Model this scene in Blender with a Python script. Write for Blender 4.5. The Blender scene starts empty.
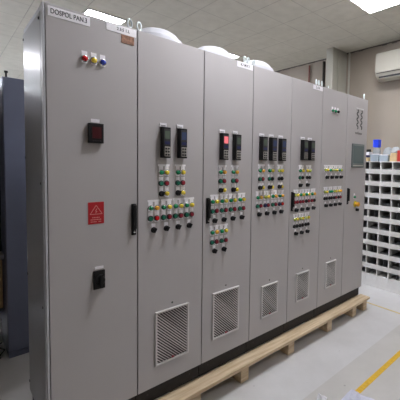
import bpy, bmesh, math, random
from mathutils import Vector, Matrix
random.seed(7)
S = bpy.context.scene
C = S.collection
PI = math.pi

# ---------------------------------------------------------------- camera
cam_data = bpy.data.cameras.new('camera')
cam = bpy.data.objects.new('camera', cam_data)
C.objects.link(cam)
S.camera = cam
YAW, PITCH, ROLL, F = 0.7882, -0.0552, 0.0218, 328.87
fw = Vector((math.sin(YAW)*math.cos(PITCH), math.cos(YAW)*math.cos(PITCH), math.sin(PITCH)))
rt = Vector((math.cos(YAW), -math.sin(YAW), 0))
up = rt.cross(fw)
r2 = rt*math.cos(ROLL) + up*math.sin(ROLL)
u2 = -rt*math.sin(ROLL) + up*math.cos(ROLL)
m = Matrix((r2, u2, -fw)).transposed().to_4x4()
m.translation = Vector((-0.3386, -1.7607, 1.5565))
cam.matrix_world = m
cam_data.sensor_fit = 'HORIZONTAL'
cam_data.sensor_width = 36.0
cam_data.lens = F*36/400
cam_data.shift_x = -70.72/400
cam_data.shift_y = -18.35/400
cam_data.clip_start = 0.05

# ---------------------------------------------------------------- world, exposure
W = bpy.data.worlds.new('world'); S.world = W
W.use_nodes = True
wb = W.node_tree.nodes['Background']
wb.inputs[0].default_value = (0.74, 0.82, 1.0, 1)
wb.inputs[1].default_value = 4.5
S.view_settings.view_transform = 'Standard'
S.view_settings.look = 'None'
S.view_settings.gamma = 1
S.view_settings.use_curve_mapping = False
S.view_settings.exposure = 2.85
LAMP = 9.0            # emission of the ceiling panels
LAMP_COL = (0.97, 0.97, 1.03)

# ---------------------------------------------------------------- materials
def mat(name, col, rough=.5, metal=0., noise=0., nscale=20., bump=0., bscale=200., emis=None, es=0., trans=0., alpha=1., coat=0., spec=None):
    mt = bpy.data.materials.new(name); mt.use_nodes = True
    nt = mt.node_tree; b = nt.nodes['Principled BSDF']
    b.inputs['Base Color'].default_value = (*col, 1)
    b.inputs['Roughness'].default_value = rough
    b.inputs['Metallic'].default_value = metal
    b.inputs['Transmission Weight'].default_value = trans
    b.inputs['Alpha'].default_value = alpha
    b.inputs['Coat Weight'].default_value = coat
    if spec is not None: b.inputs['Specular IOR Level'].default_value = spec
    if emis:
        b.inputs['Emission Color'].default_value = (*emis, 1); b.inputs['Emission Strength'].default_value = es
    tc = nt.nodes.new('ShaderNodeTexCoord')
    if noise > 0:
        n = nt.nodes.new('ShaderNodeTexNoise'); n.inputs['Scale'].default_value = nscale; n.inputs['Detail'].default_value = 5
        nt.links.new(tc.outputs['Object'], n.inputs['Vector'])
        r = nt.nodes.new('ShaderNodeValToRGB')
        r.color_ramp.elements[0].position = .3; r.color_ramp.elements[1].position = .7
        r.color_ramp.elements[0].color = (*[c*(1-noise) for c in col], 1)
        r.color_ramp.elements[1].color = (*[min(1, c*(1+noise)) for c in col], 1)
        nt.links.new(n.outputs['Fac'], r.inputs['Fac']); nt.links.new(r.outputs['Color'], b.inputs['Base Color'])
    if bump > 0:
        n2 = nt.nodes.new('ShaderNodeTexNoise'); n2.inputs['Scale'].default_value = bscale; n2.inputs['Detail'].default_value = 3
        nt.links.new(tc.outputs['Object'], n2.inputs['Vector'])
        bp = nt.nodes.new('ShaderNodeBump'); bp.inputs['Strength'].default_value = bump; bp.inputs['Distance'].default_value = .01
        nt.links.new(n2.outputs['Fac'], bp.inputs['Height']); nt.links.new(bp.outputs['Normal'], b.inputs['Normal'])
    return mt

M = {}
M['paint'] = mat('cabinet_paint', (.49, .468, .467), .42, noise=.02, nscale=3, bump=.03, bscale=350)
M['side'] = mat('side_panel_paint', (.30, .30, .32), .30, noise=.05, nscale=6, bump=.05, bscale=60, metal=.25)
M['frame'] = mat('frame_steel', (.55, .56, .59), .4, metal=.1, noise=.04, nscale=12)
M['seal'] = mat('door_seal', (.02, .02, .022), .7)
M['plinth'] = mat('plinth_black', (.014, .014, .017), .55, noise=.2, nscale=30)
M['black'] = mat('black_plastic', (.008, .008, .009), .5, spec=.3)
M['dark'] = mat('dark_plastic', (.03, .03, .034), .5)
M['navy'] = mat('keypad_navy', (.015, .02, .09), .3)
M['key'] = mat('keypad_grey', (.42, .40, .36), .5)
M['white'] = mat('white_plastic', (.78, .77, .77), .5)
M['label'] = mat('label_white', (.92, .90, .93), .45, noise=.04, nscale=90)
M['ink'] = mat('label_ink', (.02, .02, .03), .6)
M['lcd'] = mat('lcd_grey', (.10, .13, .10), .25)
M['lcd_blue'] = mat('lcd_blue', (.06, .08, .16), .25)
M['lcd_red'] = mat('lcd_red', (.5, .10, .12), .3, emis=(1, .22, .25), es=.09)
M['green'] = mat('lens_green', (.01, .24, .10), .25)
M['lime'] = mat('lens_yellow_green', (.42, .50, .10), .25)
M['teal'] = mat('button_green', (.01, .17, .10), .3)
M['yellow'] = mat('lens_yellow', (.80, .62, .06), .25)
M['amber'] = mat('lens_amber', (.85, .42, .05), .25)
M['red'] = mat('button_red', (.30, .012, .03), .3)
M['brred'] = mat('lens_red', (.55, .01, .015), .25)
M['blue'] = mat('lens_blue', (.02, .05, .42), .25)
M['led'] = mat('meter_display', (.06, .004, .008), .3)
M['signred'] = mat('warning_red', (.48, .01, .018), .5, noise=.08, nscale=60)
M['signpink'] = mat('warning_print', (.75, .30, .28), .5)
M['chrome'] = mat('chrome', (.75, .77, .80), .2, metal=1)
M['zinc'] = mat('zinc', (.70, .76, .76), .35, metal=.7)
M['fan'] = mat('roof_fan_white', (.62, .63, .67), .4)
M['grille'] = mat('grille_plastic', (.68, .66, .65), .45)
M['filter'] = mat('filter_mat', (.085, .08, .078), .9, noise=.3, nscale=150)
M['patch'] = mat('brown_sticker', (.30, .15, .09), .6, noise=.6, nscale=75)
M['bluegrey'] = mat('blue_grey_paint', (.115, .13, .19), .4, noise=.06, nscale=5)
M['bin'] = mat('bin_white', (.66, .65, .63), .55, noise=.04, nscale=20)
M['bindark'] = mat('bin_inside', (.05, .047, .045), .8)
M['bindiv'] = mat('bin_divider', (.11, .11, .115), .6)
M['ac'] = mat('air_con_plastic', (.45, .43, .365), .45)
M['hmi'] = mat('screen_glass', (.13, .17, .17), .12)
M['hmibezel'] = mat('screen_bezel', (.16, .19, .19), .4)
M['marks'] = mat('grey_print', (.09, .095, .09), .5)
M['clear'] = mat('clear_plastic', (.72, .78, .80), .2, trans=.55)
M['tubplastic'] = mat('tub_plastic', (.52, .62, .70), .25, trans=.25)
M['bluecap'] = mat('blue_plastic', (.01, .05, .75), .3)
M['card'] = mat('cardboard', (.38, .25, .13), .8, noise=.1, nscale=20)
M['cream'] = mat('cream_carton', (.60, .45, .24), .7, noise=.06, nscale=30)
M['redbox'] = mat('red_carton', (.55, .04, .03), .5)
M['film'] = mat('wrapping_film', (.72, .73, .86), .22, noise=.06, nscale=14, bump=.15, bscale=30)
M['tissue'] = mat('white_film', (.82, .82, .86), .3)
M['cable'] = mat('cable_black', (.015, .015, .016), .5)
M['cablegrey'] = mat('cable_grey', (.35, .35, .37), .5)
M['redpipe'] = mat('red_pipe', (.17, .035, .025), .45)
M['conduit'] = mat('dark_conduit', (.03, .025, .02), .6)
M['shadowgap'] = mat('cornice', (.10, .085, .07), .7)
M['pale'] = mat('pale_trim', (.50, .49, .43), .6)
M['bench'] = mat('bench_edge', (.42, .41, .40), .5)
M['rack'] = mat('rack_dark', (.02, .022, .02), .6)
M['wall'] = mat('wall_paint', (.33, .285, .235), .75, noise=.03, nscale=2.5, bump=.05, bscale=120)
M['column'] = mat('column_paint', (.40, .39, .33), .7, noise=.03, nscale=4)
M['lamp'] = mat('lamp_diffuser', (.9, .9, .9), .5, emis=LAMP_COL, es=LAMP)
M['tbar'] = mat('lamp_frame', (.62, .61, .57), .5)
M['yellowline'] = mat('line_yellow', (.72, .44, .03), .6, noise=.10, nscale=30)
M['thinline'] = mat('line_ochre', (.62, .50, .22), .6, noise=.12, nscale=30)

def wood():
    mt = bpy.data.materials.new('pallet_wood'); mt.use_nodes = True
    nt = mt.node_tree; b = nt.nodes['Principled BSDF']; b.inputs['Roughness'].default_value = .75
    tc = nt.nodes.new('ShaderNodeTexCoord'); mp = nt.nodes.new('ShaderNodeMapping'); mp.inputs['Scale'].default_value = (1.2, 14, 14)
    n = nt.nodes.new('ShaderNodeTexNoise'); n.inputs['Scale'].default_value = 3; n.inputs['Detail'].default_value = 6
    r = nt.nodes.new('ShaderNodeValToRGB')
    r.color_ramp.elements[0].position = .3; r.color_ramp.elements[0].color = (.52, .38, .23, 1)
    r.color_ramp.elements[1].position = .7; r.color_ramp.elements[1].color = (.78, .64, .45, 1)
    nt.links.new(tc.outputs['Object'], mp.inputs['Vector']); nt.links.new(mp.outputs['Vector'], n.inputs['Vector'])
    nt.links.new(n.outputs['Fac'], r.inputs['Fac']); nt.links.new(r.outputs['Color'], b.inputs['Base Color'])
    return mt
M['wood'] = wood()

TILE = .431; GX = 2.977; GY = .090; H = 3.2
def node_math(nt, op, a, b=None, c=None):
    n = nt.nodes.new('ShaderNodeMath'); n.operation = op
    for i, v in enumerate((a, b, c)):
        if v is None: continue
        if isinstance(v, (int, float)): n.inputs[i].default_value = v
        else: nt.links.new(v, n.inputs[i])
    return n.outputs[0]
def ceiling_mat():
    mt = bpy.data.materials.new('ceiling_tiles'); mt.use_nodes = True
    nt = mt.node_tree; b = nt.nodes['Principled BSDF']; b.inputs['Roughness'].default_value = .85
    tc = nt.nodes.new('ShaderNodeTexCoord'); sp = nt.nodes.new('ShaderNodeSeparateXYZ')
    nt.links.new(tc.outputs['Object'], sp.inputs[0])
    def edge(o, g):
        d = node_math(nt, 'ADD', o, 100*TILE - g)
        f = node_math(nt, 'MODULO', d, TILE)
        f2 = node_math(nt, 'SUBTRACT', TILE, f)
        return node_math(nt, 'MINIMUM', f, f2)
    e = node_math(nt, 'MINIMUM', edge(sp.outputs[0], GX), edge(sp.outputs[1], GY))
    line = node_math(nt, 'LESS_THAN', e, .0045)
    n = nt.nodes.new('ShaderNodeTexNoise'); n.inputs['Scale'].default_value = 9; n.inputs['Detail'].default_value = 6
    nt.links.new(tc.outputs['Object'], n.inputs['Vector'])
    r = nt.nodes.new('ShaderNodeValToRGB')
    r.color_ramp.elements[0].position = .3; r.color_ramp.elements[0].color = (.50, .48, .41, 1)
    r.color_ramp.elements[1].position = .7; r.color_ramp.elements[1].color = (.56, .54, .465, 1)
    nt.links.new(n.outputs['Fac'], r.inputs['Fac'])
    n3 = nt.nodes.new('ShaderNodeTexNoise'); n3.inputs['Scale'].default_value = 4
    nt.links.new(tc.outputs['Object'], n3.inputs['Vector'])
    mx = nt.nodes.new('ShaderNodeMix'); mx.data_type = 'RGBA'
    fac = node_math(nt, 'MULTIPLY', line, node_math(nt, 'MULTIPLY', n3.outputs['Fac'], 1.0))
    nt.links.new(fac, mx.inputs[0]); nt.links.new(r.outputs['Color'], mx.inputs[6])
    mx.inputs[7].default_value = (.27, .26, .225, 1)
    nt.links.new(mx.outputs[2], b.inputs['Base Color'])
    bp = nt.nodes.new('ShaderNodeBump'); bp.inputs['Strength'].default_value = .6; bp.inputs['Distance'].default_value = .006
    inv = node_math(nt, 'SUBTRACT', 1.0, line)
    nt.links.new(inv, bp.inputs['Height']); nt.links.new(bp.outputs['Normal'], b.inputs['Normal'])
    return mt
def floor_mat():
    mt = bpy.data.materials.new('epoxy_floor'); mt.use_nodes = True
    nt = mt.node_tree; b = nt.nodes['Principled BSDF']; b.inputs['Roughness'].default_value = .5
    tc = nt.nodes.new('ShaderNodeTexCoord'); sp = nt.nodes.new('ShaderNodeSeparateXYZ')
    nt.links.new(tc.outputs['Object'], sp.inputs[0])
    n = nt.nodes.new('ShaderNodeTexNoise'); n.inputs['Scale'].default_value = 2.2; n.inputs['Detail'].default_value = 8; n.inputs['Roughness'].default_value = .65
    nt.links.new(tc.outputs['Object'], n.inputs['Vector'])
    r = nt.nodes.new('ShaderNodeValToRGB')
    r.color_ramp.elements[0].position = .3; r.color_ramp.elements[0].color = (.54, .535, .53, 1)
    r.color_ramp.elements[1].position = .7; r.color_ramp.elements[1].color = (.64, .635, .635, 1)
    nt.links.new(n.outputs['Fac'], r.inputs['Fac'])
    # tone step of reflected light, painted into the floor colour; room side darker
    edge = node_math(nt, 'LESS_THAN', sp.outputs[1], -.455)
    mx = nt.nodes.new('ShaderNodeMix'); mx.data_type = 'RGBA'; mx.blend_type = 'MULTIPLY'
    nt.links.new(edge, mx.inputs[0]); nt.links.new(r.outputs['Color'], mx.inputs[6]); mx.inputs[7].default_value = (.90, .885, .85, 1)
    # specks
    v = nt.nodes.new('ShaderNodeTexVoronoi'); v.inputs['Scale'].default_value = 5.5
    nt.links.new(tc.outputs['Object'], v.inputs['Vector'])
    sk = node_math(nt, 'LESS_THAN', v.outputs['Distance'], .045)
    mx2 = nt.nodes.new('ShaderNodeMix'); mx2.data_type = 'RGBA'
    nt.links.new(node_math(nt, 'MULTIPLY', sk, .5), mx2.inputs[0]); nt.links.new(mx.outputs[2], mx2.inputs[6]); mx2.inputs[7].default_value = (.22, .21, .2, 1)
    nt.links.new(mx2.outputs[2], b.inputs['Base Color'])
    return mt
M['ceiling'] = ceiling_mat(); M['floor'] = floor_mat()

# ---------------------------------------------------------------- helpers
def box(bm, x0, x1, y0, y1, z0, z1, bev=0.):
    vs = [bm.verts.new((x, y, z)) for x in (x0, x1) for y in (y0, y1) for z in (z0, z1)]
    q = [(0, 1, 3, 2), (4, 6, 7, 5), (0, 4, 5, 1), (2, 3, 7, 6), (0, 2, 6, 4), (1, 5, 7, 3)]
    fs = [bm.faces.new([vs[i] for i in f]) for f in q]
    if bev > 0:
        es = {e for f in fs for e in f.edges}
        bmesh.ops.bevel(bm, geom=list(es), offset=bev, segments=2, profile=.6, affect='EDGES')
def lathe(bm, prof, c=(0, 0, 0), axis='z', n=20):
    """prof: list of (radius, height) ; axis z up or '-y' (out of a door)"""
    rings = []
    for r, h in prof:
        ring = []
        for k in range(n if r > 1e-6 else 1):
            a = 2*PI*k/n
            p = (r*math.cos(a), r*math.sin(a), h)
            if axis == '-y': p = (p[0], -p[2], p[1])
            ring.append(bm.verts.new((p[0]+c[0], p[1]+c[1], p[2]+c[2])))
        rings.append(ring)
    for a, b in zip(rings, rings[1:]):
        for k in range(n):
            va = [a[k % len(a)], a[(k+1) % n % len(a)], b[(k+1) % n % len(b)], b[k % len(b)]]
            u = []
            for v in va:
                if v not in u: u.append(v)
            if len(u) > 2: bm.faces.new(u)
    for ring, rev in ((rings[0], True), (rings[-1], False)):
        if len(ring) > 2: bm.faces.new(ring[::-1] if rev else ring)
def tube(bm, pts, r, n=8, closed=False):
    pts = [Vector(p) for p in pts]; N = len(pts); rings = []
    for i, p in enumerate(pts):
        a = pts[(i-1) % N] if (closed or i > 0) else p
        b = pts[(i+1) % N] if (closed or i < N-1) else p
        t = (b-a).normalized()
        ref = Vector((0, 0, 1)) if abs(t.z) < .9 else Vector((1, 0, 0))
        if closed: ref = Vector((.0, 1, 0)) if abs(t.y) < .9 else Vector((1, 0, 0))
        s = t.cross(ref).normalized(); w = s.cross(t)
        rings.append([bm.verts.new(p + s*r*math.cos(2*PI*k/n) + w*r*math.sin(2*PI*k/n)) for k in range(n)])
    rng = range(N if closed else N-1)
    for i in rng:
        a, b = rings[i], rings[(i+1) % N]
        for k in range(n): bm.faces.new((a[k], a[(k+1) % n], b[(k+1) % n], b[k]))
    if not closed:
        bm.faces.new(rings[0][::-1]); bm.faces.new(rings[-1])
def prism(bm, poly, y0, y1):
    """poly in XZ, extruded in y"""
    a = [bm.verts.new((x, y0, z)) for x, z in poly]; b = [bm.verts.new((x, y1, z)) for x, z in poly]
    n = len(poly)
    bm.faces.new(a); bm.faces.new(b[::-1])
    for i in range(n): bm.faces.new((a[i], b[i], b[(i+1) % n], a[(i+1) % n]))
def mesh(name, bm, m, smooth=False):
    bmesh.ops.recalc_face_normals(bm, faces=bm.faces[:])
    me = bpy.data.meshes.new(name); bm.to_mesh(me); bm.free()
    me.materials.append(M[m] if isinstance(m, str) else m)
    if smooth:
        for p in me.polygons: p.use_smooth = True
        try: me.set_sharp_from_angle(angle=math.radians(38))
        except Exception: pass
    return me
def obj(name, bm, m, parent=None, loc=(0, 0, 0), rot=None, smooth=False):
    me = bm if isinstance(bm, bpy.types.Mesh) else mesh(name, bm, m, smooth)
    o = bpy.data.objects.new(name, me); C.objects.link(o)
    o.location = loc
    if rot: o.rotation_euler = rot
    if parent: o.parent = parent
    return o
def bxo(name, dims, m, parent=None, bev=0., loc=(0, 0, 0)):
    bm = bmesh.new(); box(bm, *dims, bev); return obj(name, bm, m, parent, loc)
def tag(o, label, cat, group=None, kind=None):
    o['label'] = label; o['category'] = cat
    if group: o['group'] = group
    if kind: o['kind'] = kind
    return o
def thing(name, label, cat, loc=(0, 0, 0), rz=0., group=None):
    o = bpy.data.objects.new(name, None); C.objects.link(o)
    o.empty_display_size = .1
    o.location = loc; o.rotation_euler = (0, 0, rz)
    return tag(o, label, cat, group)
def struct(name, dims, m, label=None, bev=0.):
    o = bxo(name, dims, m, None, bev); o['kind'] = 'structure'
    if label: o['label'] = label; o['category'] = name.split('_')[0]
    return o
def text_mesh(txt, size, ext=.0006):
    cu = bpy.data.curves.new('lettering', 'FONT'); cu.body = txt; cu.size = size; cu.extrude = ext
    cu.align_x = 'CENTER'; cu.align_y = 'CENTER'; cu.offset = size*.004
    o = bpy.data.objects.new('t', cu); C.objects.link(o)
    bpy.context.view_layer.update()
    me = bpy.data.meshes.new_from_object(o.evaluated_get(bpy.context.evaluated_depsgraph_get()))
    bpy.data.objects.remove(o); bpy.data.curves.remove(cu)
    me.materials.clear(); me.materials.append(M['ink'])
    me.transform(Matrix.Rotation(PI/2, 4, 'X'))
    return me
def lettering(txt, size, parent, loc, m='ink', sx=1., rot=0.):
    me = text_mesh(txt, size); me.materials[0] = M[m]
    me.transform(Matrix.Scale(sx, 4, (1, 0, 0)))
    return obj('lettering', me, m, parent, loc, rot=(0, rot, 0))

# ---------------------------------------------------------------- room
X0R, X1R, Y0R, Y1R = -4.2, 3.93, -4.3, 9.0
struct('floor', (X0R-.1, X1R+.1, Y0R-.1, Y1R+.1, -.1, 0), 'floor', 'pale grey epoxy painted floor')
struct('ceiling', (X0R-.1, X1R+.1, Y0R-.1, Y1R+.1, H, H+.1), 'ceiling', 'suspended ceiling of off-white square tiles')
struct('wall_right', (X1R, X1R+.1, Y0R, Y1R, 0, H), 'wall', 'beige painted wall behind the storage bins')
struct('wall_front', (X0R, X1R, Y0R-.1, Y0R, 0, H), 'wall')
struct('wall_left', (X0R-.1, X0R, Y0R, Y1R, 0, H), 'wall')
bm = bmesh.new()
WX0, WX1, WZ0, WZ1 = -3.6, -.75, 1.75, 3.05
box(bm, X0R, WX0, Y1R, Y1R+.1, 0, H); box(bm, WX1, X1R, Y1R, Y1R+.1, 0, H)
box(bm, WX0, WX1, Y1R, Y1R+.1, 0, WZ0); box(bm, WX0, WX1, Y1R, Y1R+.1, WZ1, H)
o = obj('wall_back', bm, 'wall'); o['kind'] = 'structure'
bm = bmesh.new()
for a, b in ((WX0, WX0+.05), (WX1-.05, WX1), (-2.2, -2.15)): box(bm, a, b, Y1R+.02, Y1R+.07, WZ0, WZ1)
for a, b in ((WZ0, WZ0+.05), (WZ1-.05, WZ1)): box(bm, WX0+.05, WX1-.05, Y1R+.02, Y1R+.07, a, b)
o = obj('added_window_1', bm, 'white'); o['kind'] = 'structure'  # unseen window, added to give the side panel its bright reflection
# column stub beside the air conditioner
struct('trim_1', (3.575, X1R, .955, 1.07, 0, H), 'column', 'pale painted column standing out from the wall', .004)
struct('trim_2', (X1R-.018, X1R, .895, .917, 0, H), 'pale', 'thin pale cover strip beside the column')
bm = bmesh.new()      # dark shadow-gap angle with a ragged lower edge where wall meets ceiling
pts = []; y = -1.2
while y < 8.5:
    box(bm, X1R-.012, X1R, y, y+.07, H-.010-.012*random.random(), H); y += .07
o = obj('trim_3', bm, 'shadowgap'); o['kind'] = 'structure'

# floor markings
o = bxo('trim_4', (-1.2, X1R-.05, -.690, -.650, 0, .0012), 'yellowline'); o['kind'] = 'structure'
o['label'] = 'broad yellow line painted along the floor'
o = bxo('trim_5', (3.045, 3.07, -.650, 1.0, 0, .0012), 'thinline'); o['kind'] = 'structure'
o['label'] = 'thin ochre line painted on the floor before the bins'

# ceiling lamps
lamp_spots = []
for i in range(-2, 2):
    for j in (-2, -1, 0, 1, 2):
        x, y = GX-TILE + 4*TILE*(i-1), GY-TILE + 6*TILE*j
        if (x < 2 and y < -1.2) or (x < 0 and y < 4): continue      # no panels over the left front of the room
        if x < 2 and y < 0: y -= TILE
        if X0R < x < X1R-.4 and Y0R < y < Y1R-.4: lamp_spots.append((x, y))
def lamp_label(x, y):
    if abs(x-2.546) < .01 and abs(y+.341) < .01: return 'square lit ceiling panel nearest, above the right end of the cabinets'
    if abs(x-.822) < .01 and abs(y-2.245) < .01: return 'square lit ceiling panel showing above the top edge of the leftmost door'
    if abs(x-2.546) < .01 and abs(y-2.245) < .01: return 'square lit ceiling panel showing behind the middle white roof fan'
    return None
def make_lamp(x, y):
    lb = lamp_label(x, y)
    t = thing('ceiling_lamp', lb or 'square lit ceiling panel elsewhere in the room grid', 'ceiling lamp', (x, y, H-.012), 0, 'ceiling lamps')
    bm = bmesh.new()
    e, w = .004, .018
    box(bm, e, TILE-e, e, e+w, 0, .011); box(bm, e, TILE-e, TILE-e-w, TILE-e, 0, .011)
    box(bm, e, e+w, e+w, TILE-e-w, 0, .011); box(bm, TILE-e-w, TILE-e, e+w, TILE-e-w, 0, .011)
    obj('lamp_frame', bm, 'tbar', t)
    bxo('diffuser', (e+w, TILE-e-w, e+w, TILE-e-w, .003, .010), 'lamp', t)
    return t
for x, y in lamp_spots: make_lamp(x, y)

# ---------------------------------------------------------------- shared small meshes
def mk_bezel(r=.0165, h=.004):
    bm = bmesh.new(); lathe(bm, [(r, 0), (r, h*.7), (r*.9, h), (r*.7, h)], axis='-y', n=18); return bm
def mk_lens():
    bm = bmesh.new(); lathe(bm, [(.0125, 0), (.0125, .008), (.0115, .012), (.008, .015), (0, .0163)], axis='-y', n=18); return bm
def mk_cap():
    bm = bmesh.new(); lathe(bm, [(.0115, 0), (.0115, .009), (.0095, .0105), (.009, .0095), (0, .0095)], axis='-y', n=18); return bm
def mk_plate(w=.025, z0=-.020, z1=.036):
    bm = bmesh.new(); box(bm, -w/2, w/2, -.0015, .0, z0, z1, .0004)
    return bm
CACHE = {}
def cached(key, fn, m, smooth=True):
    if key not in CACHE: CACHE[key] = mesh(key[0], fn(), m, smooth)
    return CACHE[key]
def knob_bm():
    bm = bmesh.new()
    lathe(bm, [(.0135, 0), (.0135, .010), (.012, .012), (0, .012)], axis='-y', n=18)
    box(bm, -.0045, .0045, -.026, -.011, -.0135, .0135, .0015)
    return bm
CO = {'g': 'green', 'l': 'lime', 't': 'teal', 'y': 'yellow', 'a': 'amber', 'r': 'red', 'R': 'brred', 'b': 'blue', 'k': 'black', 'c': 'navy'}
NM = {'g': 'green', 'l': 'yellow-green', 't': 'green', 'y': 'yellow', 'a': 'amber', 'r': 'dark red', 'R': 'red', 'b': 'blue', 'k': 'black', 'c': 'blue'}
def pilot(par, x, z, c, plate=True, y=-.0):
    o = obj('pilot_light', cached(('pilot_light',), mk_bezel, 'chrome'), None, par, (x, y-.0015, z)); o['label'] = NM[c]+' pilot light on the door'
    obj('lens', cached(('lens', c), mk_lens, CO[c]), None, o, (0, -.002, 0))
    if plate: obj('legend_plate', cached(('legend_plate',), mk_plate, 'label', False), None, o, (0, .0015, 0))
    return o
def button(par, x, z, c):
    o = obj('push_button', cached(('push_button',), mk_bezel, 'dark'), None, par, (x, -.0015, z)); o['label'] = NM[c]+' push button on the door'
    obj('button_cap', cached(('button_cap', c), mk_cap, CO[c]), None, o, (0, -.002, 0))
    obj('legend_plate', cached(('legend_plate',), mk_plate, 'label', False), None, o, (0, .0015, 0))
    return o
def selector(par, x, z, plate=True):
    o = obj('selector_switch', cached(('selector_switch',), lambda: mk_bezel(.0165, .005), 'black'), None, par, (x, -.0015, z))
    k = obj('knob', cached(('knob',), knob_bm, 'black'), None, o, (0, -.003, 0), rot=(0, .5, 0))
    if plate: obj('legend_plate', cached(('switch_plate',), lambda: mk_plate(.023, .004, .036), 'label', False), None, o, (0, .0015, 0))
    return o
def group_upper(par, x, zs, cols='gytr', d=.034, last=True):
    pilot(par, x, zs[0], cols[0]); pilot(par, x+d, zs[0], cols[1])
    button(par, x, zs[1], cols[2]); button(par, x+d, zs[1], cols[3])
    selector(par, x+.002, zs[2])
    if last: pilot(par, x+d, zs[2], 'y' if cols[1] != 'k' else 'l')
    title_strip(par, x+d/2, zs[0]+.041, d+.036)
def group_row(par, x, zs, cols='gytr', d=.036, swx=None):
    pilot(par, x, zs[0], cols[0]); pilot(par, x+d, zs[0], cols[1])
    button(par, x, zs[1], cols[2]); button(par, x+d, zs[1], cols[3])
    selector(par, (x+d/2) if swx is None else swx, zs[2])
    title_strip(par, x+d/2, zs[0]+.041, d+.034)
def title_strip(par, x, z, w=.068):
    def f():
        bm = bmesh.new(); box(bm, -w/2, w/2, -.0016, 0, -.0055, .0055, .0004); return bm
    obj('title_label', cached(('title_label', round(w, 3)), f, 'label', False), None, par, (x, 0, z))
def keypad(par, x, z0, w=.05, h=.172, d=.036, screen='lcd', lab=True):
    bm = bmesh.new(); box(bm, 0, w, -d, 0, 0, h, .003)
    k = obj('operator_keypad', bm, 'black', par, (x, 0, z0)); 
    k['label'] = 'black drive keypad with grey buttons' + (' and glowing pink screen' if screen == 'lcd_red' else '')
    bxo('keypad_face', (w*.12, w*.95, -d-.0012, -d+.001, h*.40, h*.95), 'dark', k, .0004)
    bxo('name_band', (w*.22, w*.86, -d-.0020, -d, h*.45, h*.54), 'navy', k)
    bxo('screen', (w*.22, w*.86, -d-.0022, -d, h*.62, h*.88), screen, k)
    bm = bmesh.new()
    bxo('key_panel', (w*.20, w*.92, -d-.002, -d, h*.05, h*.37), 'key', k)
    for i in range(2):
        for j in range(3):
            box(bm, w*(.27+.32*i), w*(.27+.32*i)+w*.22, -d-.0045, -d, h*(.075+.10*j), h*(.075+.10*j)+h*.062, .0006)
    obj('keys', bm, 'dark', k)
    if lab:
        l = bxo('title_label', (-.004, w-.010, -.006, 0, h+.004, h+.024), 'label', par, .001, (x, 0, z0))
        l2 = bxo('print', (.002, w-.018, -.0066, -.005, h+.009, h+.012), 'marks', l)
        return k
def grille(par, x0, x1, z0, z1):
    f = .010
    bm = bmesh.new()
    box(bm, x0, x1, -.012, 0, z0, z0+f, .002); box(bm, x0, x1, -.014, 0, z1-f, z1, .002)
    box(bm, x0, x0+f, -.012, 0, z0+f, z1-f, .001); box(bm, x1-f, x1, -.012, 0, z0+f, z1-f, .001)
    g = obj('ventilation_grille', bm, 'grille', par)
    bxo('filter_mat', (x0+f, x1-f, -.002, 0, z0+f, z1-f), 'filter', g)
    bm = bmesh.new()
    ax, bx, az, bz = x0+f, x1-f, z0+f, z1-f
    p = .0175; k = 0; s = ax + az
    # slats run down to the right: x + z = const
    c = ax + az + p*.6
    while c < bx + bz:
        xa = max(ax, c-bz); xb = min(bx, c-az)
        if xb - xa > .004:
            h = .0036
            za, zb = c-xa, c-xb
            poly = [(xa, za-h), (xb, zb-h), (xb, zb+h), (xa, za+h)]
            poly = [(px, min(max(pz, az), bz)) for px, pz in poly]
            prism(bm, poly, -.010, -.003)
        c += p
    obj('slats', bm, 'grille', g)
    bxo('badge', ((x0+x1)/2-.008, (x0+x1)/2+.010, -.0115, -.009, z0+.014, z0+.024), 'red', g)
    bm = bmesh.new(); lathe(bm, [(.006, 0), (.006, .001)], axis='-y', n=12)
    obj('round_mark', bm, 'marks', par, ((x0+x1)/2, 0, z1+.028))
    return g
def handle(par, x0, x1, z0, z1):
    bm = bmesh.new(); box(bm, x0, x1, -.007, 0, z0, z1, .003)
    box(bm, x0+.004, x1-.003, -.024, -.006, z0+.035, z1-.006, .004)
    h = obj('door_handle', bm, 'black', par)
    bm = bmesh.new(); lathe(bm, [(.006, 0), (.006, .008), (.003, .009), (0, .009)], ((x0+x1)/2, -.007, z0+.018), '-y', 14)
    obj('lock_cylinder', bm, 'chrome', h, smooth=True)
def eyebolt(par, x, y, z, s=1.):
    bm = bmesh.new()
    lathe(bm, [(.012*s, 0), (.012*s, .006*s), (.006*s, .007*s), (.006*s, .016*s)], (x, y, z), 'z', 12)
    tube(bm, [(x+.013*s*math.cos(a), y+.004*s*math.cos(a), z+.034*s+.021*s*math.sin(a)) for a in [2*PI*k/18 for k in range(18)]], .0048*s, 8, True)
    obj('lifting_eye', bm, 'zinc', par, smooth=True)
def roof_fan(par, x, y, z, R=.152, h=.104):
    bm = bmesh.new()
    lathe(bm, [(R*1.0, .0), (R*1.02, .035), (R*1.0, .05), (R*.93, h*.55), (R*.80, h*.78), (R*.62, h*.95), (R*.3, h*1.0), (0, h*1.01)], (x+.02, y-.005, z+.012), 'z', 36)
    f = obj('roof_fan', bm, 'fan', par, smooth=True); f['label'] = 'white domed roof fan'
    bm = bmesh.new(); lathe(bm, [(R*.93, 0), (R*.93, .013)], (x+.02, y-.005, z), 'z', 30); obj('fan_collar', bm, 'dark', f)

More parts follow.
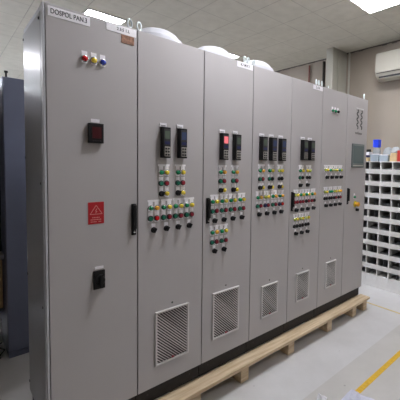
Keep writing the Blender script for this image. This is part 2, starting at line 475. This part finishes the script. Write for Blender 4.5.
# ---------------------------------------------------------------- cabinets
PZ = .144                     # top of the pallet
ZB, ZT = .244-PZ, 2.244-PZ    # door bottom and cabinet top, local to the cabinet base
DEP = .48
def cabinet(x0, x1, label, seams=()):
    w = x1-x0
    t = thing('control_cabinet', label, 'electrical cabinet', (x0, 0, PZ), 0, 'row of grey control cabinets')
    bm = bmesh.new(); box(bm, .002, w-.002, .030, DEP-.02, 0, ZB, .003)
    obj('plinth', bm, 'plinth', t)
    for u in (.07, w-.07):
        bm = bmesh.new(); lathe(bm, [(.005, 0), (.005, .003), (0, .003)], (u, .030, ZB*.5), '-y', 10); obj('plinth_bolt', bm, 'dark', t)
    bm = bmesh.new(); box(bm, .0015, w-.0015, .020, DEP, ZB, ZT-.001, .002); obj('body', bm, 'paint', t)
    bm = bmesh.new()   # rubber seal ring just behind the door
    a, b, c, d = .0035, w-.0035, ZB+.003, ZT-.003
    box(bm, a, b, .0145, .0205, c, d); obj('door_seal', bm, 'seal', t)
    edges = [0, *[s-x0 for s in seams], w]
    doors = []
    for a, b in zip(edges, edges[1:]):
        bm = bmesh.new(); box(bm, a+.003, b-.003, 0, .015, ZB+.001, ZT, .0018)
        doors.append(obj('door', bm, 'paint', t))
    return t
def L(z): return z-PZ
G2 = 'gytr'

# -- leftmost cabinet
c1 = cabinet(0, .412, 'leftmost tall grey control cabinet with red, yellow and blue lamps and a red warning plate')
# side: frame posts, recessed side panel, screws
bm = bmesh.new()
box(bm, -.009, .0, .001, .037, ZB, ZT-.002, .002)
box(bm, -.003, .0, DEP-.016, DEP, ZB, ZT-.002, .001)
box(bm, -.006, .0, .037, DEP-.016, ZT-.024, ZT-.002, .001)
obj('side_frame', bm, 'frame', c1)
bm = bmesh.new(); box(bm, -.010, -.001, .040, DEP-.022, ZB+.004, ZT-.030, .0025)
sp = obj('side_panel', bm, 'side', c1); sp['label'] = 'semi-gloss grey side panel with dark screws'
bm = bmesh.new()
for yy, zz in ((.445, 2.185), (.445, 1.56), (.445, .92), (.445, .305), (.062, 2.188), (.070, 1.44), (.070, .85), (.070, .305)):
    for q in (0,):
        n0 = len(bm.verts)
        vs = []
        for k in range(12):
            a = 2*PI*k/12; vs.append(bm.verts.new((-.013, yy+.0065*math.cos(a), L(zz)+.0065*math.sin(a))))
        vb = [bm.verts.new((-.0095, v.co.y, v.co.z)) for v in vs]
        bm.faces.new(vs); bm.faces.new(vb[::-1])
        for k in range(12): bm.faces.new((vs[k], vs[(k+1) % 12], vb[(k+1) % 12], vb[k]))
obj('panel_screws', bm, 'black', c1)
for x, c in ((.157, 'R'), (.198, 'y'), (.238, 'b')):
    pilot(c1, x, L(2.035), c, y=0)
mt_ = bxo('panel_meter', (.168, .236, -.020, 0, L(1.637), L(1.733)), 'black', c1, .003); mt_['label'] = 'square black panel meter with dark red display'
bxo('display', (.184, .224, -.0215, -.0195, L(1.66), L(1.715)), 'led', mt_)
bm = bmesh.new()
for k in range(4): box(bm, .185+.0105*k, .192+.0105*k, -.0225, -.019, L(1.646), L(1.652))
obj('keys', bm, 'dark', mt_)
bxo('title_label', (.183, .222, -.0016, 0, L(1.738), L(1.755)), 'label', c1)
w = bxo('warning_plate', (.167, .240, -.0018, 0, L(1.237), L(1.346)), 'signred', c1, .0005); w['label'] = 'red warning plate with pale print'
bm = bmesh.new()   # pale triangle outline, bolt and caption
cx, cz = .2035, L(1.300)
def bar(bm, p, q, r, y0=-.0026, y1=-.0015):
    p = Vector((p[0], 0, p[1])); q = Vector((q[0], 0, q[1])); d = (q-p).normalized(); s = Vector((d.z, 0, -d.x))*r
    prism(bm, [((p+s).x, (p+s).z), ((q+s).x, (q+s).z), ((q-s).x, (q-s).z), ((p-s).x, (p-s).z)], y0, y1)
tri = [(cx, cz+.030), (cx+.028, cz-.014), (cx-.028, cz-.014)]
for i in range(3): bar(bm, tri[i], tri[(i+1) % 3], .0014)
bar(bm, (cx+.004, cz+.014), (cx-.004, cz+.001), .0014); bar(bm, (cx-.004, cz+.001), (cx+.004, cz+.001), .0012); bar(bm, (cx+.004, cz+.001), (cx-.003, cz-.010), .0014)
obj('symbol', bm, 'signpink', w)
bm = bmesh.new()
for k in range(3):
    for j in range(7):
        if random.random() < .85: box(bm, .178+.0072*j, .178+.0072*j+.005, -.0026, -.0015, L(1.246)+.0105*k, L(1.246)+.0105*k+.0045)
obj('print', bm, 'signpink', w)
r = bxo('main_switch', (.187, .242, -.010, 0, L(.905), L(1.000)), 'black', c1, .004); r['label'] = 'black square rotary main switch'
bm = bmesh.new(); lathe(bm, [(.024, 0), (.024, .012), (.020, .018), (0, .018)], (.2145, -.010, L(.952)), '-y', 24)
box(bm, .2075, .2215, -.046, -.026, L(.918), L(.986), .003)
obj('switch_knob', bm, 'black', r, smooth=True)
bxo('title_label', (.195, .236, -.0016, 0, L(1.006), L(1.020)), 'label', c1)
handle(c1, .377, .402, L(1.155), L(1.325))
n1 = bxo('name_plate', (.012, .183, -.002, 0, L(2.190), L(2.233)), 'label', c1, .0006); n1['label'] = 'white name plate'
lettering('DOSPOL PAN.3', .031, n1, (.096, -.0024, L(2.2115)), sx=.71)
n2 = bxo('name_plate', (.256, .404, -.002, 0, L(2.200), L(2.238)), 'label', c1, .0006); n2['label'] = 'white name plate'
lettering('2.3:5 1.L', .021, n2, (.338, -.0024, L(2.219)), sx=.9)
bxo('brown_sticker', (.328, .393, -.0022, 0, L(2.156), L(2.198)), 'patch', c1, .0005)
eyebolt(c1, .385, .035, ZT)

# -- second cabinet
def rel(c, x): return x - c.location.x
c2 = cabinet(.412, .828, 'second grey control cabinet from the left with two keypads over four pairs of lamps')
x_ = .412
keypad(c2, .540-x_, L(1.575), .047); keypad(c2, .645-x_, L(1.576), .047, screen='lcd_blue')
zu = [L(1.492), L(1.430), L(1.371)]
group_upper(c2, .546-x_, zu); group_upper(c2, .650-x_, zu)
zr = [L(1.292), L(1.234), L(1.168)]
for i, x in enumerate((.484, .561, .636, .710)):
    group_row(c2, x-x_, zr, 'gatR' if i == 0 else G2)
grille(c2, .512-x_, .728-x_, L(.368), L(.688))
roof_fan(c2, .208, .25, ZT)
eyebolt(c2, .024, .035, ZT)

# -- third
c3 = cabinet(.828, 1.238, 'grey control cabinet with a pink glowing keypad screen and a handle on its left edge')
x_ = .828
keypad(c3, .950-x_, L(1.574), .050, screen='lcd_red'); keypad(c3, 1.057-x_, L(1.574), .050)
zu = [L(1.492), L(1.433), L(1.373)]
group_upper(c3, .960-x_, zu, 'gatr', .031); group_upper(c3, 1.065-x_, zu, 'gatr', .031)
zr = [L(1.300), L(1.238), L(1.176)]
for x in (.899, .973, 1.048, 1.128): group_row(c3, x-x_, zr, G2, .034)
zr = [L(1.099), L(1.034), L(.976)]
for x in (.899, .975): group_row(c3, x-x_, zr, 'gatr' if x < .95 else G2, .036)
handle(c3, .852-x_, .877-x_, L(1.163), L(1.329))
grille(c3, .908-x_, 1.130-x_, L(.375), L(.692))
n = bxo('name_plate', (1.087-x_, 1.229-x_, -.002, 0, L(2.204), L(2.243)), 'label', c3, .0006); n['label'] = 'white name plate'
lettering('4.7 M.V.1', .024, n, (1.158-x_, -.0024, L(2.224)), sx=.9)
roof_fan(c3, .205, .25, ZT)
eyebolt(c3, .355, .035, ZT)
eyebolt(c3, .389, .035, ZT)

# -- fourth
c4 = cabinet(1.238, 1.652, 'grey control cabinet with three black keypads side by side')
x_ = 1.238
for i, x in enumerate((1.303, 1.402, 1.506)): keypad(c4, x-x_, L(1.578), .056, screen='lcd' if i < 1 else 'lcd_blue')
zu = [L(1.502), L(1.440), L(1.377)]
for x, cc in ((1.314, 'gatr'), (1.413, 'gytk'), (1.520, 'lykk')): group_upper(c4, x-x_, zu, cc, .032)
zr = [L(1.305), L(1.241), L(1.180)]
for i, x in enumerate((1.296, 1.374, 1.454, 1.530)): group_row(c4, x-x_, zr, ('gatr', 'lycr', 'gatr', 'gacR')[i], .033)
grille(c4, 1.352-x_, 1.530-x_, L(.375), L(.627))
roof_fan(c4, .207, .25, ZT)
eyebolt(c4, .028, .035, ZT, .9)

# -- fifth
c5 = cabinet(1.652, 2.065, 'grey control cabinet with two keypads side by side above three rows of yellow-green lamps')
x_ = 1.652
for x in (1.773, 1.868): keypad(c5, x-x_, L(1.590), .058, .168)
zu = [L(1.502), L(1.443), L(1.380)]
for x, cc in ((1.772, 'gytk'), (1.868, 'ylkk')): group_upper(c5, x-x_, zu, cc, .036, False)
zr = [L(1.300), L(1.241), L(1.176)]
for i, x in enumerate((1.714, 1.788, 1.864, 1.942)): group_row(c5, x-x_, zr, ('ltrr', 'gyrr', 'gykr', 'gark')[i].replace('t', 'y', 1) if i == 0 else ('', 'gyrr', 'gykr', 'gark')[i], .034)
zr = [L(1.099), L(1.040), L(.979)]
for i, x in enumerate((1.716, 1.790, 1.866)): group_row(c5, x-x_, zr, ('lykk', 'lykk', 'lykk')[i], .034)
handle(c5, 1.668-x_, 1.694-x_, L(1.172), L(1.329))
grille(c5, 1.758-x_, 1.928-x_, L(.385), L(.632))
n = bxo('name_plate', (1.920-x_, 2.055-x_, -.002, 0, L(2.200), L(2.236)), 'label', c5, .0006); n['label'] = 'white name plate'
lettering('5.3.4', .026, n, (1.985-x_, -.0024, L(2.219)))
eyebolt(c5, .355, .035, ZT); eyebolt(c5, .392, .035, ZT)

# -- double-door cabinet at the right end
c6 = cabinet(2.065, 2.866, 'rightmost double-door grey control cabinet with a screen and a yellow emergency stop', (2.468,))
x_ = 2.065
for x, c in ((2.213, 'g'), (2.258, 'g'), (2.303, 'k')): pilot(c6, x-x_, L(2.052), c)
for k, x in enumerate((2.130, 2.206, 2.281, 2.357)):
    pilot(c6, x-x_, L(1.508), 'lglg'[k]); pilot(c6, x+.032-x_, L(1.508), 'ylyl'[k]); selector(c6, x+.022-x_, L(1.441))
    title_strip(c6, x+.016-x_, L(1.549), .074)
    group_row(c6, x-x_, [L(1.308), L(1.247), L(1.182)], ('ltkk', 'ggkk', 'lykr', 'yakr')[k].replace('t', 'y', 1), .032)
grille(c6, 2.180-x_, 2.345-x_, L(.395), L(.643))
handle(c6, 2.510-x_, 2.534-x_, L(1.166), L(1.330))
s = bxo('touch_screen', (2.570-x_, 2.802-x_, -.012, 0, L(1.535), L(1.775)), 'hmibezel', c6, .004); s['label'] = 'grey touch screen set in the door'
bxo('display', (2.588-x_, 2.784-x_, -.0135, -.011, L(1.580), L(1.755)), 'hmi', s)
bxo('lower_strip', (2.588-x_, 2.784-x_, -.0135, -.011, L(1.548), L(1.560)), 'pale', s)
e = obj('emergency_stop', (lambda b: (lathe(b, [(.032, 0), (.032, .006), (.029, .008), (.02, .010)], axis='-y', n=24), b)[1])(bmesh.new()), 'yellow', c6, (2.672-x_, 0, L(1.158)), smooth=True)
e['label'] = 'yellow emergency stop with dark knob'
bm = bmesh.new(); lathe(bm, [(.013, 0), (.013, .018), (.024, .020), (.025, .030), (.020, .036), (0, .038)], axis='-y', n=20)
obj('stop_knob', bm, 'amber', e, (0, -.010, 0), smooth=True)
selector(c6, 2.700-x_, L(1.098), False)
pilot(c6, 2.650-x_, L(1.232), 'g')
bm = bmesh.new()      # two wavy printed columns with a lid, and the word below
for xx in (2.640, 2.715):
    N = 26
    for i in range(N):
        def P(k):
            tt = k/N; return (xx-x_+.024+.016*math.sin(tt*2*PI*3.5), L(2.118)-tt*.19)
        bar(bm, P(i), P(i+1), .0075, -.0016, 0)
v = obj('wave_emblem', bm, 'marks', c6)
bxo('emblem_top', (2.632-x_, 2.778-x_, -.0025, 0, L(2.126), L(2.140)), 'white', c6, .0006)
me = text_mesh('nnbox', .040); me.materials[0] = M['marks']; me.transform(Matrix.Scale(1.3, 4, (1, 0, 0)))
obj('lettering', me, 'marks', c6, (2.690-x_, -.0008, L(1.885)))
eyebolt(c6, .024, .035, ZT); eyebolt(c6, 2.838-x_, .035, ZT, 1.15); eyebolt(c6, 2.19-x_, .035, ZT, .6)

# ---------------------------------------------------------------- pallet
pal = thing('wooden_pallet', 'long pale wooden pallet under the whole row of cabinets', 'pallet', (0, 0, 0))
PX0, PX1 = .06, 2.900
skx = [.065, .36, .72, 1.122, 1.622, 2.165, 2.606, 2.824]
for x in skx:
    bm = bmesh.new(); box(bm, x, x+.072, -.056, .56, 0, .120, .003); obj('skid', bm, 'wood', pal)
for a, b in ((-.088, .025), (.10, .21), (.285, .395), (.475, .585)):
    bm = bmesh.new(); box(bm, PX0, PX1, a, b, .1205, PZ-.0005, .0015); obj('deck_board', bm, 'wood', pal)

# ---------------------------------------------------------------- blue-grey cabinet behind, left
b = thing('blue_grey_cabinet', 'dark blue-grey cabinet standing behind the left end of the row', 'electrical cabinet', (.0, 1.395, 0))
bm = bmesh.new(); box(bm, 0, .80, .018, .55, .04, 2.16, .004); obj('body', bm, 'bluegrey', b)
bm = bmesh.new(); box(bm, .003, .797, 0, .016, .05, 2.150, .003); obj('door', bm, 'bluegrey', b)
bm = bmesh.new(); box(bm, .004, .796, .004, .54, 0, .04); obj('plinth', bm, 'bluegrey', b)
bm = bmesh.new(); lathe(bm, [(.006, 0), (.006, .035), (.012, .037), (.012, .05), (0, .052)], (.028, .05, 2.16), 'z', 12); obj('lifting_bolt', bm, 'black', b)
bm = bmesh.new(); box(bm, .70, .725, -.02, 0, 1.05, 1.2, .004); obj('door_handle', bm, 'black', b)

# bench and clutter left of it
t = thing('workbench', 'workbench with a pale top edge beside the blue-grey cabinet', 'workbench', (-1.228, 1.50, 0))
bm = bmesh.new(); box(bm, 0, 1.225, 0, .7, .765, .80, .004); obj('bench_top', bm, 'bench', t)
for xx in (.02, .93):
    for yy in (.10, .64): 
        bm = bmesh.new(); box(bm, xx, xx+.04, yy, yy+.04, 0, .765, .002); obj('leg', bm, 'dark', t)
bm = bmesh.new(); box(bm, .06, 1.224, .682, .695, .02, .765); obj('back_panel', bm, 'rack', t)
bm = bmesh.new(); box(bm, .06, 1.224, .06, .64, .33, .35); obj('lower_shelf', bm, 'rack', t)
k = bxo('cardboard_box', (-.235, -.008, 1.57, 1.95, .351, .74), 'card', None, .004); tag(k, 'brown cardboard box on the lower shelf of the workbench', 'box')
t = thing('equipment_rack', 'dark open equipment frame standing on the workbench', 'rack', (-1.074, 1.62, .801))
for xx in (0, 1.04):
    for yy in (0, .46):
        bm = bmesh.new(); box(bm, xx, xx+.03, yy, yy+.03, 0, 1.12, .002); obj('post', bm, 'rack', t)
for zz in (.02, .40, .78, 1.09):
    bm = bmesh.new(); box(bm, .0, 1.07, 0, .49, zz, zz+.02, .001); obj('shelf', bm, 'rack', t)
bm = bmesh.new(); box(bm, .03, 1.04, .46, .475, .04, 1.09); obj('back_panel', bm, 'rack', t)
bm = bmesh.new()
box(bm, -.75, -.035, 1.66, 2.05, 1.924, 2.12, .05)
o = obj('plastic_sack', bm, 'film', None, smooth=True); tag(o, 'pale wrapped sack lying on top of the dark frame', 'sack')
bm = bmesh.new()
random.seed(3)
for k in range(9):
    px, py = -.25+random.random()*.10, 1.38+random.random()*.02; pts = []
    for i in range(30):
        a = i*.55+k
        pts.append((px+.13*math.cos(a)*(.6+.4*math.sin(i*.9)), py+.040*math.sin(a), .012+.15*abs(math.sin(i*.37+k))))
    tube(bm, pts, .006, 6)
o = obj('cable_tangle', bm, 'cable'); tag(o, 'tangle of black cables on the floor in front of the workbench', 'cables', kind='stuff')
bm = bmesh.new()
for k in range(5):
    pts = [(-.10+.07*math.cos(i*.5+k), 1.470+.014*math.sin(i*.5+k), .24+.06*math.sin(i*.33+k*1.5)) for i in range(16)]
    pts = [(-.06-.03*k, 1.485, .004)] + pts
    tube(bm, pts, .004, 6)
o = obj('loose_wires', bm, 'cablegrey'); tag(o, 'loose grey wires above the black cables by the blue-grey cabinet', 'cables', kind='stuff')

# ---------------------------------------------------------------- storage bins at the right wall
SX = 3.555; SD = .34; YA = .325+.152*2; ROWS = 10; COLS = 8
t = thing('storage_rack', 'tall white rack of small open storage bins against the beige wall', 'storage rack', (SX, YA-.152*COLS, 0))
WID = .152*COLS
P0 = .1115
bm = bmesh.new()
box(bm, .0, SD, -.006, .0, 0, 1.614); box(bm, 0, SD, WID, WID+.006, 0, 1.614)
box(bm, 0, SD, 0, WID, 1.604, 1.614); box(bm, SD-.006, SD, 0, WID, .0, 1.604); box(bm, .0, SD-.006, 0, WID, 0, .02)
obj('carcass', bm, 'bin', t)
bm = bmesh.new(); box(bm, 0.003, .012, 0, WID, .02, .160, .001); obj('kick_panel', bm, 'bin', t)
for r_ in range(ROWS):
    z0 = .160+.1515*r_ - .078 + .0     # row: lip then opening
    zo = .1605+.1500*r_*(1.444/1.35/1.0695)
    zo = .160 + (1.533-.160)/9*r_
    bm = bmesh.new()
    box(bm, .002, SD-.006, .0, WID, zo-.078 if r_ else zo-.01, zo-.072 if r_ else zo-.004)     # shelf
    obj('shelf', bm, 'bin', t)
    if r_:
        bm = bmesh.new()
        # sloping front lip of the bins in this row
        n = 1
        a = [(.0, zo-.078), (.014, zo-.078), (.006, zo-.018), (-.008, zo-.018)]
        va = [bm.verts.new((x, 0, z)) for x, z in a]; vb = [bm.verts.new((x, WID, z)) for x, z in a]
        bm.faces.new(va); bm.faces.new(vb[::-1])
        for i in range(4): bm.faces.new((va[i], vb[i], vb[(i+1) % 4], va[(i+1) % 4]))
        obj('bin_lip', bm, 'bin', t)
    bm = bmesh.new()
    for c_ in range(1, COLS): box(bm, -.003, SD-.006, c_*.152-.005, c_*.152+.005, zo-.072, zo+.0745)
    obj('bin_dividers', bm, 'bin', t)
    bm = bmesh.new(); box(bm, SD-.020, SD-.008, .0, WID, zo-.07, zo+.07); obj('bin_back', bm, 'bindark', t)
    random.seed(50+r_)
    for c_ in range(COLS):
        yc = c_*.152
        bm = bmesh.new()
        if random.random() < .6:
            q = yc+.05+random.random()*.05; box(bm, .03, SD-.03, q, q+.003, zo-.068, zo+.035+.03*random.random()); obj('inner_divider', bm, 'bindiv', t)
        else:
            box(bm, .05, SD-.03, yc+.012, yc+.14, zo-.068, zo-.02+.03*random.random()); obj('bin_contents', bm, 'bindiv', t)
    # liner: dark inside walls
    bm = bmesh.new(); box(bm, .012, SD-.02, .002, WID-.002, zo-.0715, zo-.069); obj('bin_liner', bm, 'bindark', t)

TOPZ = 1.614
# things on top of the rack
t = thing('plastic_jug', 'clear plastic jug with a big square blue cap on the storage rack', 'jug', (SX+.16, .318, TOPZ))
bm = bmesh.new(); lathe(bm, [(.046, 0), (.048, .006), (.048, .14), (.044, .165), (.038, .180)], (0, 0, 0), 'z', 24); obj('jug_body', bm, 'clear', t, smooth=True)
bm = bmesh.new(); box(bm, -.040, .040, -.040, .040, .182, .285, .010); obj('cap', bm, 'bluecap', t, smooth=False)
k = bxo('tan_box', (SX+.05, SX+.17, .372, .470, TOPZ+.001, TOPZ+.050), 'cream', None, .003); tag(k, 'small tan box half hidden by the cabinet, lowest of the stack on the rack top', 'box')
k = bxo('dark_box', (SX+.06, SX+.16, .375, .462, TOPZ+.051, TOPZ+.080), 'navy', None, .003); tag(k, 'thin dark blue box lying on the small tan box', 'box')
k = bxo('parts_box', (SX+.06, SX+.16, .378, .455, TOPZ+.081, TOPZ+.120), 'label', None, .003); tag(k, 'small white box over the dark blue box left of the jug', 'box')
bm = bmesh.new(); lathe(bm, [(.028, 0), (.030, .004), (.030, .030), (.028, .034), (.010, .034), (.010, .028)], (SX+.10, .40, TOPZ+.121), 'z', 20); o = obj('tape_reel', bm, 'black'); tag(o, 'small black reel on the white box left of the jug', 'reel')
def tub(y0, y1, z1, label, m='clear', lid='label', x=.02):
    t = thing('plastic_tub', label, 'tub', (SX+x, y0, TOPZ), 0, 'clear plastic tubs on the rack')
    w = y1-y0
    bm = bmesh.new()
    a = .006; dx = .075
    poly = [(a, a), (dx-a, a), (dx-a, w-a), (a, w-a)]; top = [(0, 0), (dx, 0), (dx, w), (0, w)]
    va = [bm.verts.new((x_, y_, .001)) for x_, y_ in poly]; vb = [bm.verts.new((x_, y_, z1)) for x_, y_ in top]
    bm.faces.new(va[::-1]); bm.faces.new(vb)
    for i in range(4): bm.faces.new((va[i], va[(i+1) % 4], vb[(i+1) % 4], vb[i]))
    obj('tub_body', bm, m, t)
    bm = bmesh.new(); box(bm, -.003, dx+.003, -.003, w+.003, z1, z1+.008, .002); obj('lid', bm, lid, t)
tub(.215, .330, .085, 'low clear tub with pale lid in front of the blue-capped jug', 'tubplastic', x=.01)
tub(.090, .205, .075, 'low clear tub with pale lid to the right of the blue-capped jug', 'tubplastic', x=.01)
random.seed(11)
def crumple(name, loc, sx, sy, sz, m, label, cat, seed, amp=.35, sub=3):
    bm = bmesh.new(); bmesh.ops.create_icosphere(bm, subdivisions=sub, radius=1)
    rr = random.Random(seed)
    dirs = [(Vector((rr.uniform(-1, 1), rr.uniform(-1, 1), rr.uniform(-1, 1))).normalized(), rr.uniform(-1, 1)) for _ in range(14)]
    for v in bm.verts:
        n = v.co.normalized(); f = 1
        for d, a in dirs:
            q = n.dot(d)
            if q > .55: f += amp*a*(q-.55)
        f += rr.uniform(-.05, .05)
        z = max(n.z*f, -.55)
        v.co = Vector((n.x*f*sx, n.y*f*sy, (z+.55)*sz))
    o = obj(name, bm, m, None, loc); tag(o, label, cat)
    return o
crumple('plastic_bag', (SX+.20, .16, TOPZ+.001), .05, .085, .12, 'clear', 'crumpled clear bag behind the tub right of the jug', 'bag', 4)
crumple('plastic_bag', (SX+.10, .035, TOPZ+.105), .045, .048, .055, 'clear', 'crumpled clear bag lying on the cream carton', 'bag', 9)
k = bxo('cream_carton', (SX+.03, SX+.15, -.010, .078, TOPZ+.001, TOPZ+.075), 'cream', None, .003); tag(k, 'cream carton to the right of the clear tubs', 'box')
k = bxo('carton_tray', (SX+.04, SX+.14, -.005, .072, TOPZ+.076, TOPZ+.104), 'cream', None, .003); tag(k, 'flat cream carton lid on the cream carton under the bag', 'box')
k = bxo('red_carton', (SX+.03, SX+.15, -.150, -.018, TOPZ+.001, TOPZ+.135), 'redbox', None, .003); tag(k, 'red carton at the right edge on the rack top', 'box')

# ---------------------------------------------------------------- air conditioner
t = thing('air_conditioner', 'cream wall air conditioner under the ceiling', 'air conditioner', (3.93, -.50, 2.68))
bm = bmesh.new()
prof = [(0, .02), (0, .35), (-.17, .35), (-.205, .335), (-.215, .10), (-.19, .045), (-.12, .0), (-.03, .0)]
LW = .884
va = [bm.verts.new((x, 0, z)) for x, z in prof]; vb = [bm.verts.new((x, LW, z)) for x, z in prof]
bm.faces.new(va); bm.faces.new(vb[::-1])
n = len(prof)
for i in range(n): bm.faces.new((va[i], vb[i], vb[(i+1) % n], va[(i+1) % n]))
obj('housing', bm, 'ac', t)
bm = bmesh.new(); box(bm, -.2185, -.2135, .02, LW-.02, .075, .082); obj('seam_line', bm, 'dark', t)
bm = bmesh.new(); box(bm, -.2, -.125, .05, LW-.05, .030, .050, .002)
o = obj('air_outlet', bm, 'dark', t); o.location = (-.008, 0, -.014); 
bm = bmesh.new(); box(bm, -.215, -.15, .05, LW-.05, .004, .010, .001); o = obj('louvre', bm, 'ac', t); 
bm = bmesh.new(); box(bm, -.2165, -.2125, LW-.16, LW-.05, .115, .130); 

# pipes on the wall
bm = bmesh.new(); lathe(bm, [(.012, 0), (.012, H-.05)], (3.91, 1.64, 0), 'z', 16); o = obj('red_pipe', bm, 'redpipe', smooth=True); tag(o, 'dark red vertical pipe on the wall left of the column', 'pipe')
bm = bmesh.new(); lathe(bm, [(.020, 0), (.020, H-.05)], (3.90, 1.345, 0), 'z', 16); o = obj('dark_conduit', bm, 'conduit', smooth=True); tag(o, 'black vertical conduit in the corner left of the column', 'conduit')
for i, yy in enumerate((1.04, 1.06)): pass
bm = bmesh.new(); tube(bm, [(3.70, .942, 0), (3.70, .942, H-.04)], .008, 8); o = obj('grey_conduit', bm, 'column', smooth=True); tag(o, 'thin pale conduit on the dark face of the column', 'conduit')

# ---------------------------------------------------------------- wrapping film in the near corner
def film(name, pts, tris, m, label):
    bm = bmesh.new()
    if m == 'film': pts = [(1.56+(x-1.60)*.85, -.655+(y+.60)*.85-.04, z) for x, y, z in pts]
    else: pts = [(x+.02, y+.04, z*1.3) for x, y, z in pts]
    vs = [bm.verts.new(p) for p in pts]
    for t_ in tris: bm.faces.new([vs[i] for i in t_])
    bmesh.ops.subdivide_edges(bm, edges=bm.edges[:], cuts=2, use_grid_fill=True)
    rr = random.Random(5)
    for v in bm.verts:
        if v.co.z > .004: v.co += Vector((rr.uniform(-.005, .005), rr.uniform(-.005, .005), rr.uniform(-.004, .004)))
    bmesh.ops.solidify(bm, geom=bm.faces[:], thickness=.0015)
    for v in bm.verts: v.co.z = max(v.co.z, .0015)
    o = obj(name, bm, m); return tag(o, label, 'film')
film('wrapping_film', [(1.50, -.53, .003), (1.61, -.575, .060), (1.70, -.64, .003), (1.46, -.64, .035), (1.58, -.66, .078), (1.70, -.76, .02), (1.34, -.72, .003), (1.45, -.80, .05), (1.58, -.88, .003), (1.52, -.60, .03)],
     [(0, 9, 1), (0, 3, 9), (9, 3, 4), (9, 4, 1), (1, 4, 2), (4, 5, 2), (3, 6, 7), (3, 7, 4), (4, 7, 8), (4, 8, 5)], 'film', 'crumpled lilac wrapping film on the floor by the yellow line')
film('white_film', [(1.31, -.585, .003), (1.38, -.565, .030), (1.43, -.60, .003), (1.28, -.66, .02), (1.35, -.65, .045), (1.30, -.75, .003)],
     [(0, 3, 1), (3, 4, 1), (1, 4, 2), (3, 5, 4)], 'tissue', 'small crumpled white film left of the lilac film')
